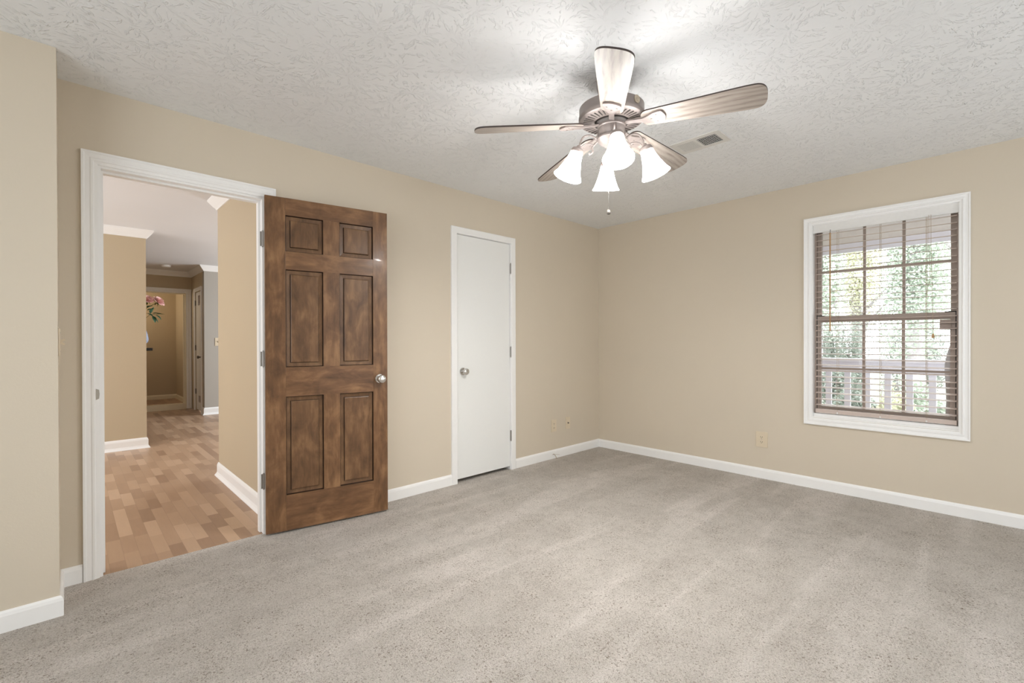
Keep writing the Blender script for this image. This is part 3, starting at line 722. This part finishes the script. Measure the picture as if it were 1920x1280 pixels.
# light kit arms and shades
LP = math.radians(222.4)
tilt = math.atan2(.211-.166, 2.091-1.974)
ar0 = None
def catmull(P, n=6):
    P = [Vector(p) for p in P]; Q = [P[0]*2-P[1]]+P+[P[-1]*2-P[-2]]; out = []
    for i in range(1, len(Q)-2):
        for k in range(n):
            t_ = k/n; a_, b_, c_, d_ = Q[i-1:i+3]
            out.append(.5*((2*b_)+(c_-a_)*t_+(2*a_-5*b_+4*c_-d_)*t_*t_+(3*b_-a_-3*c_+d_)*t_**3))
    return out+[P[-1]]
for k in range(4):
    a = LP+PI/2*k
    Rz = Matrix.Rotation(a, 4, 'Z')
    if ar0 is None:
        pts = catmull([(.060, 0, fz(2.146)), (.078, 0, fz(2.160)), (.102, 0, fz(2.172)), (.132, 0, fz(2.166)), (.148, 0, fz(2.140)), (.154, 0, fz(2.118))])
        arm = MB().tube(pts, .0048, 8)
        pts2 = catmull([(.066, 0, fz(2.142)), (.080, 0, fz(2.128)), (.092, 0, fz(2.112)), (.090, 0, fz(2.092)), (.102, 0, fz(2.080)), (.108, 0, fz(2.088))])
        arm.tube(pts2, [.0045]*(len(pts2)-4)+[.004, .0035, .003, .0025], 8)
        pts3 = catmull([(.084, 0, fz(2.124)), (.105, 0, fz(2.130)), (.130, 0, fz(2.128)), (.148, 0, fz(2.112))])
        arm.tube(pts3, .0036, 8)
        ar0 = arm.build('lamp_arm', M['pewter'], fan, smooth=True)
        ax = axis_m((.166, 0, fz(2.091)), (math.sin(tilt), 0, -math.cos(tilt)))
        cup = MB().lathe([(0, -.034), (.010, -.033), (.013, -.024), (.026, -.018), (.030, -.012), (.030, -.006), (.033, -.004), (.033, .004), (.029, .006)], ax, 28).build('socket_cup', M['pewter'], ar0, smooth=35)
        sh = MB().lathe([(.027, -.002), (.030, .008), (.033, .022), (.0365, .040), (.043, .062), (.051, .086), (.060, .108), (.070, .126), (.0685, .1268), (.058, .108), (.049, .086), (.041, .062), (.0345, .040), (.031, .022), (.028, .008)], ax, 36, close=True).build('lamp_shade', M['lit_shade'], fan, smooth=60)
        bu = MB().lathe([(.012, .012), (.014, .030), (.024, .055), (.029, .074), (.026, .092), (.014, .103), (0, .106)], ax, 20).build('light_bulb', M['lit_bulb'], sh, smooth=True)
        objs = (ar0, sh)
    else:
        n1_ = ar0.copy(); COL.objects.link(n1_); n1_.parent = fan; c_ = cup.copy(); COL.objects.link(c_); c_.parent = n1_
        n2_ = sh.copy(); COL.objects.link(n2_); n2_.parent = fan; c_ = bu.copy(); COL.objects.link(c_); c_.parent = n2_
        objs = (n1_, n2_)
    for o in objs: o.matrix_local = Rz
ch = MB().tube([(-.010, .010, fz(2.12)), (-.010, .010, fz(1.815))], .0014, 6)
for i in range(60): ch.lathe([(0, -.0022), (.0022, 0), (0, .0022)], Matrix.Translation((-.010, .010, fz(2.11-.0049*i))), 6)
ch = ch.build('pull_chain', M['chrome'], fan)
MB().lathe([(0, .012), (.004, .011), (.008, .004), (.0095, -.003), (.008, -.010), (0, -.013)], Matrix.Translation((-.010, .010, fz(1.800))), 16).build('pull_fob', M['dark_steel'], ch, smooth=True)

# ------------------------------------------------------------------ vase of roses on a tall black stand in the hall
VY = 5.0
st = tag(empty('plant_stand', (-3.62, VY, 0)), 'tall black stand half hidden behind the hall wall edge', 'stand')
MB().box(-.139, .139, -.139, .139, 1.068, 1.107).build('top', M['black_lacquer'], st, bevel=.006)
MB().lathe([(.028, .05), (.024, .2), (.034, .5), (.024, .8), (.030, 1.0), (.06, 1.068)], None, 20).build('column', M['black_lacquer'], st, smooth=True)
MB().box(-.07, .07, -.07, .07, -.006, .05).build('base', M['black_lacquer'], st, bevel=.006)
vz = MB().lathe([(.040, 1.108), (.050, 1.112), (.060, 1.145), (.105, 1.19), (.110, 1.225), (.098, 1.30), (.072, 1.39), (.052, 1.46), (.048, 1.50), (.058, 1.53), (.054, 1.53), (.044, 1.50), (.048, 1.46), (.066, 1.39), (.092, 1.30), (.102, 1.22), (.05, 1.13), (0, 1.125)], Matrix.Translation((-3.62, VY, 0)), 28).build('vase', M['vase_glass'], smooth=True)
tag(vz, 'blue-grey glass vase on the tall black stand in the hall', 'vase')
def rose(mb, c, d, r):
    Mx = axis_m(c, d)
    rnd = random.Random(int(c[2]*1e4))
    for ring, (n, rr, hgt, op) in enumerate(((3, .35, .85, .05), (4, .60, .80, .18), (5, .85, .70, .40), (6, 1.05, .55, .75))):
        for i in range(n):
            a0 = 2*PI*i/n+ring*.7; pw = 2*PI/n*1.05
            vv = []; fs = []
            for u in range(4):
                t_ = u/3
                for w in range(5):
                    b = a0+pw*(w/4-.5)*(0.5+.6*math.sin(PI*min(1, t_*.75+.2)))
                    q = r*rr*(.25+.75*t_**(.8))*(1+.15*op*t_*t_)
                    zz = r*(hgt*t_-(.3*op*t_*t_))+ring*.0*r + rnd.uniform(-.04, .04)*r
                    vv.append(Mx @ Vector((q*math.cos(b), q*math.sin(b), zz)))
            for u in range(3):
                for w in range(4): fs.append((u*5+w, u*5+w+1, (u+1)*5+w+1, (u+1)*5+w))
            mb.add(vv, fs)
def leaf(mb, base_, d, L, W_, upv=(0, 0, 1)):
    d = Vector(d).normalized(); s_ = d.cross(Vector(upv)).normalized(); n_ = s_.cross(d)
    b = Vector(base_); vv = []; fs = []
    for u in range(6):
        t_ = u/5; w = W_*math.sin(PI*min(1, t_**.8*.98+.02)); c_ = b+d*L*t_+n_*(-.18*L*t_*t_)
        vv += [c_-s_*w/2+n_*w*.15, c_, c_+s_*w/2+n_*w*.15]
    for u in range(5):
        for w in (0, 1): fs.append((u*3+w, u*3+w+1, (u+1)*3+w+1, (u+1)*3+w))
    mb.add(vv, fs)
heads = [((-3.41, VY-.02, 1.745), (.55, -.45, .55)), ((-3.53, VY-.06, 1.755), (.1, -.6, .75)), ((-3.66, VY+.02, 1.80), (-.3, -.3, .9)), ((-3.72, VY-.1, 1.70), (-.6, -.5, .5))]
for i, (c_, d_) in enumerate(heads):
    fl_ = tag(empty('rose', (0, 0, 0)), ['pink rose leaning furthest right out of the hall vase', 'pink rose half hidden by the hall wall edge', 'tallest pink rose hidden behind the hall wall', 'pink rose leaning left behind the hall wall'][i], 'flower', 'pink roses in the hall vase')
    m_ = MB(); rose(m_, c_, d_, .072); m_.build('blossom', M['rose_pink'], fl_, smooth=True, weld=False)
    p0 = Vector((-3.62+.02*(i-1.5), VY, 1.30)); p2 = Vector(c_)-Vector(d_)*.01; p1 = (p0+p2)/2+Vector((-.03, 0, .06))
    MB().tube(catmull([p0, Vector((-3.62+.012*(i-1.5), VY, 1.52)), p1+Vector((0, 0, .05)), p2], 5), .004, 6).build('stem', M['bouquet_sepal'], fl_, smooth=True)
    lv = MB(); rnd = random.Random(i)
    for k in range(5):
        a_ = 2*PI*k/5; D_ = Vector(d_).normalized(); X_ = D_.orthogonal().normalized(); Y_ = D_.cross(X_)
        leaf(lv, p2, X_*math.cos(a_)+Y_*math.sin(a_)-D_*.6, .06, .028)
    lv.build('sepals', M['bouquet_sepal'], fl_, weld=False)
    lv = MB()
    spots = [[((-3.47, VY-.02, 1.58), (.7, -.3, .15)), ((-3.44, VY-.02, 1.57), (.9, -.1, .2)), ((-3.47, VY-.03, 1.55), (.3, -.4, -.8)), ((-3.46, VY, 1.54), (.6, -.2, -.7)), ((-3.44, VY-.03, 1.565), (.55, -.3, -.45)), ((-3.49, VY, 1.58), (.2, -.2, .8))],
             [((-3.53, VY-.05, 1.62), (.6, -.4, .3)), ((-3.54, VY-.05, 1.58), (.5, -.5, -.2)), ((-3.53, VY-.04, 1.66), (.3, -.4, .2))], [((-3.68, VY, 1.62), (-.6, -.3, .3))], [((-3.70, VY-.06, 1.58), (-.7, -.3, .0)), ((-3.66, VY-.06, 1.6), (.2, -.7, .0))]][i]
    for b_, dd in spots: leaf(lv, b_, dd, .105, .062)
    if i == 0:
        lv.tube([(-3.56, VY-.01, 1.50), (-3.50, VY-.01, 1.56), (-3.44, VY-.02, 1.572)], .0025, 5)
    lv.build('leaves', M['bouquet_leaf'], fl_, weld=False)

# ------------------------------------------------------------------ outside: porch, railing, garden
struct(MB().box(.115, 2.0, -9, 6, -.14, -.02), 'floor_porch', 'porch_floor', 'grey plank floor of the porch outside the window', 'porch floor')
struct(MB().box(.115, 2.1, -9, 6, 2.36, 2.42), 'ceiling_porch', 'porch_ceiling', 'grey underside of the porch roof outside the window', 'porch ceiling')
struct(MB().box(1.78, 1.92, -9, 6, 2.185, 2.36), 'beam_porch', 'porch_ceiling', 'pale beam at the outer edge of the porch roof', 'beam')
struct(MB().box(1.765, 1.80, -9, 6, 2.13, 2.225), 'trim_8', 'porch_white', 'white fascia board along the porch roof edge outside the window', 'fascia')
rlg = tag(empty('porch_railing', (1.8, 0, 0)), 'white painted wooden porch railing outside the window', 'railing')
MB().box(-.075, .075, -9, 6, .955, .99).build('top_rail', M['porch_white'], rlg, bevel=.005)
MB().box(-.02, .02, -9, 6, .838, .955).build('face_board', M['porch_white'], rlg)
MB().box(-.02, .02, -9, 6, .08, .16).build('bottom_rail', M['porch_white'], rlg)
b0 = None
for i in range(34):
    y = .60-i*.1725+.0205
    if b0 is None:
        b0 = MB().box(.020, .048, -.028, .028, .09, .95).build('baluster', M['porch_white'], rlg, bevel=.003); o = b0
    else:
        o = b0.copy(); COL.objects.link(o); o.parent = rlg
    o.location = (0, y, 0)
for yy in (2.4, -5.9):
    MB().box(-.05, .05, yy-.05, yy+.05, -.02, 2.185-.0).build('post', M['porch_white'], rlg)
tag(MB().box(3.38, 3.43, -2.905, -2.850, -.6, 1.32).build('white_post', M['porch_white'], bevel=.004), 'slim white post standing in the garden behind the railing', 'post')

# dark grey folded parasol standing on the porch at the right edge of the window
pu = tag(empty('folded_parasol', (.9, -2.868, -.02)), 'dark grey folded parasol standing on the porch at the window edge', 'parasol')
MB().lathe([(.20, 0), (.20, .05), (.05, .07), (.03, .10)], None, 24).build('base', M['grey_wood'], pu, smooth=35)
MB().tube([(0, 0, .08), (0, 0, 1.28)], .019, 10).build('pole', M['grey_wood'], pu, smooth=True)
cn = MB(); prof = [(.022, 1.22), (.034, 1.16), (.050, 1.09), (.064, 1.00), (.062, .92), (.056, .80), (.052, .70), (.056, .60), (.050, .56)]
vv = []; n_ = 48
for r_, z_ in prof:
    for i_ in range(n_):
        a_ = 2*PI*i_/n_; q_ = r_*(1+.16*math.cos(8*a_+z_*2)); vv.append((q_*math.cos(a_), q_*math.sin(a_), z_))
cn.add(vv, [(k_*n_+i_, k_*n_+(i_+1) % n_, (k_+1)*n_+(i_+1) % n_, (k_+1)*n_+i_) for k_ in range(len(prof)-1) for i_ in range(n_)]+[tuple(range(n_)), tuple((len(prof)-1)*n_+i_ for i_ in range(n_-1, -1, -1))])
cn.build('canopy', M['grey_wood'], pu, smooth=True)

tag(MB().box(2.0, 60, -50, 40, -.8, -.6).build('lawn', M['soil_grass']), 'green lawn of the garden beyond the porch', 'lawn', None, 'structure')

def foliage(name, mat, parent, c, rad, n, size, seed, blobs=9):
    rs = np.random.default_rng(seed)
    bc = rs.normal(size=(blobs, 3)); bc /= np.linalg.norm(bc, axis=1)[:, None]; bc *= rs.uniform(.2, .75, (blobs, 1))
    idx = rs.integers(0, blobs, n)
    d = rs.normal(size=(n, 3)); d /= np.linalg.norm(d, axis=1)[:, None]
    p = bc[idx]+d*rs.uniform(.25, .48, (n, 1))
    p = p*np.array(rad)+np.array(c)
    ax = rs.normal(size=(n, 3)); ax[:, 2] *= .6; ax /= np.linalg.norm(ax, axis=1)[:, None]
    nr = rs.normal(size=(n, 3)); bx = np.cross(ax, nr); bx /= np.linalg.norm(bx, axis=1)[:, None]
    L = size*rs.uniform(.6, 1.3, (n, 1))
    v = np.stack([p-ax*L*.5, p+bx*L*.26, p+ax*L*.5, p-bx*L*.26], 1).reshape(-1, 3)
    me = bpy.data.meshes.new(name); me.from_pydata(v.tolist(), [], [(4*i, 4*i+1, 4*i+2, 4*i+3) for i in range(n)])
    me.materials.append(M[mat]); o = bpy.data.objects.new(name, me); COL.objects.link(o); o.parent = parent; return o
def tree(x, y, h, r, trunk_r, mat, bark, label, seed, n=17000, size=.064, low=.22):
    t_ = tag(empty('tree', (x, y, -.6)), label, 'tree', 'garden trees beyond the porch')
    MB().tube(catmull([(0, 0, 0), (.05, .03, h*.3), (-.04, .05, h*.6), (.02, 0, h*.9)], 4), [trunk_r*(1-.04*i) for i in range(13)], 12).build('trunk', M[bark], t_, smooth=True)
    br = MB(); rnd = random.Random(seed)
    for k in range(7):
        a_ = rnd.uniform(0, 2*PI); zz = h*rnd.uniform(low+.05, .8)
        br.tube([(0, 0, zz), (r*.4*math.cos(a_), r*.4*math.sin(a_), zz+.5), (r*.75*math.cos(a_), r*.75*math.sin(a_), zz+.9)], [trunk_r*.35, trunk_r*.22, trunk_r*.08], 6)
    br.build('branches', M[bark], t_, smooth=True)
    foliage('foliage', mat, t_, (0, 0, h*(low+1)/2+.2), (r, r, h*(1-low)/2+.4), n, size, seed)
trees = [(7.2, -2.05, 5.4, .72, .15, 'leaf_green', 'pale_bark', 'green tree with a stout pale trunk in the window middle'),
         (7.0, -.45, 5.2, .75, .11, 'leaf_pale', 'pale_bark', 'pale loose tree at the left of the window'),
         (6.2, -3.5, 5.0, .60, .10, 'leaf_pale', 'pale_bark', 'slim pale trunk tree at the right edge of the window'),
         (12.6, -2.75, 5.6, 1.02, .14, 'leaf_pale', 'bark', 'pale tree in the second row at the right of the garden'),
         (12.4, -.25, 5.8, 1.02, .16, 'leaf_yellow', 'bark', 'yellow green tree in the second row behind the window middle'),
         (12.8, 2.2, 5.8, 1.02, .16, 'leaf_pale', 'bark', 'pale tree in the second row at the left of the garden'),
         (16.0, -1.5, 8.0, 1.16, .2, 'leaf_green', 'bark', 'tall green tree far behind the window middle'),
         (16.2, 1.3, 7.6, 1.16, .2, 'leaf_pale', 'bark', 'pale tall tree far off left of the tall green one'),
         (15.8, 4.1, 7.6, 1.16, .2, 'leaf_green', 'bark', 'green tall tree far off at the left end of the garden'),
         (15.8, -4.2, 7.8, 1.16, .2, 'leaf_dark', 'bark', 'dark tall tree far off at the right end of the garden')]
for i, q in enumerate(trees): tree(*q, seed=11+i)
def shrub(x, y, r, h, mat, label, seed, n=4200, flowers=None):
    s_ = tag(empty('shrub', (x, y, -.6)), label, 'shrub', 'shrubs beyond the porch railing')
    st_ = MB(); rnd = random.Random(seed)
    for k in range(6):
        a_ = rnd.uniform(0, 2*PI); st_.tube([(0, 0, 0), (r*.5*math.cos(a_), r*.5*math.sin(a_), h*.7)], [.02, .008], 6)
    st_.build('stems', M['bark'], s_)
    foliage('foliage', mat, s_, (0, 0, h*.52), (r, r, h*.5), n, .05, seed)
    if flowers: foliage('blossoms', flowers, s_, (0, 0, h*.56), (r*1.03, r*1.03, h*.5), 420, .07, seed+99)
for i, q in enumerate([(3.1, -1.30, .30, 1.25, 'leaf_green', 'green shrub at the left just behind the porch railing'), (3.2, -2.10, .30, 1.30, 'leaf_yellow', 'yellow green shrub just behind the porch railing'),
                       (4.1, -1.70, .32, 1.20, 'leaf_dark', 'dark shrub in the second row left of the yellow green one'), (4.1, -2.52, .32, 1.15, 'leaf_pale', 'pale shrub in the second row right of the yellow green one'),
                       (5.3, -1.15, .34, 1.6, 'leaf_dark', 'dark round bush further back at the left'), (5.2, -2.15, .34, 1.6, 'leaf_green', 'green round bush further back in the middle'),
                       (3.1, -3.25, .30, 1.2, 'leaf_green', 'green shrub behind the right end of the railing')]):
    shrub(*q, seed=40+i)
for i, (x, y, h) in enumerate([(9.0, -3.4, 2.5), (9.1, -2.05, 2.4), (9.0, -.7, 2.6), (9.1, .65, 2.5), (10.6, -2.72, 2.9), (10.7, -1.38, 2.8), (10.6, 0, 3.0), (10.7, 1.4, 2.9)]):
    shrub(x, y, .52, h, 'leaf_dark', 'tall dark hedge bush '+['at the right end of the front hedge row', 'second from the right in the front hedge row', 'third from the right in the front hedge row', 'at the left end of the front hedge row',
          'at the right end of the rear hedge row', 'second from the right in the rear hedge row', 'third from the right in the rear hedge row', 'at the left end of the rear hedge row'][i], 80+i, 6000)
shrub(2.5, -2.62, .24, .78, 'leaf_pale', 'pink flowering azalea low behind the porch railing', 60, 1200, 'petal_pink')
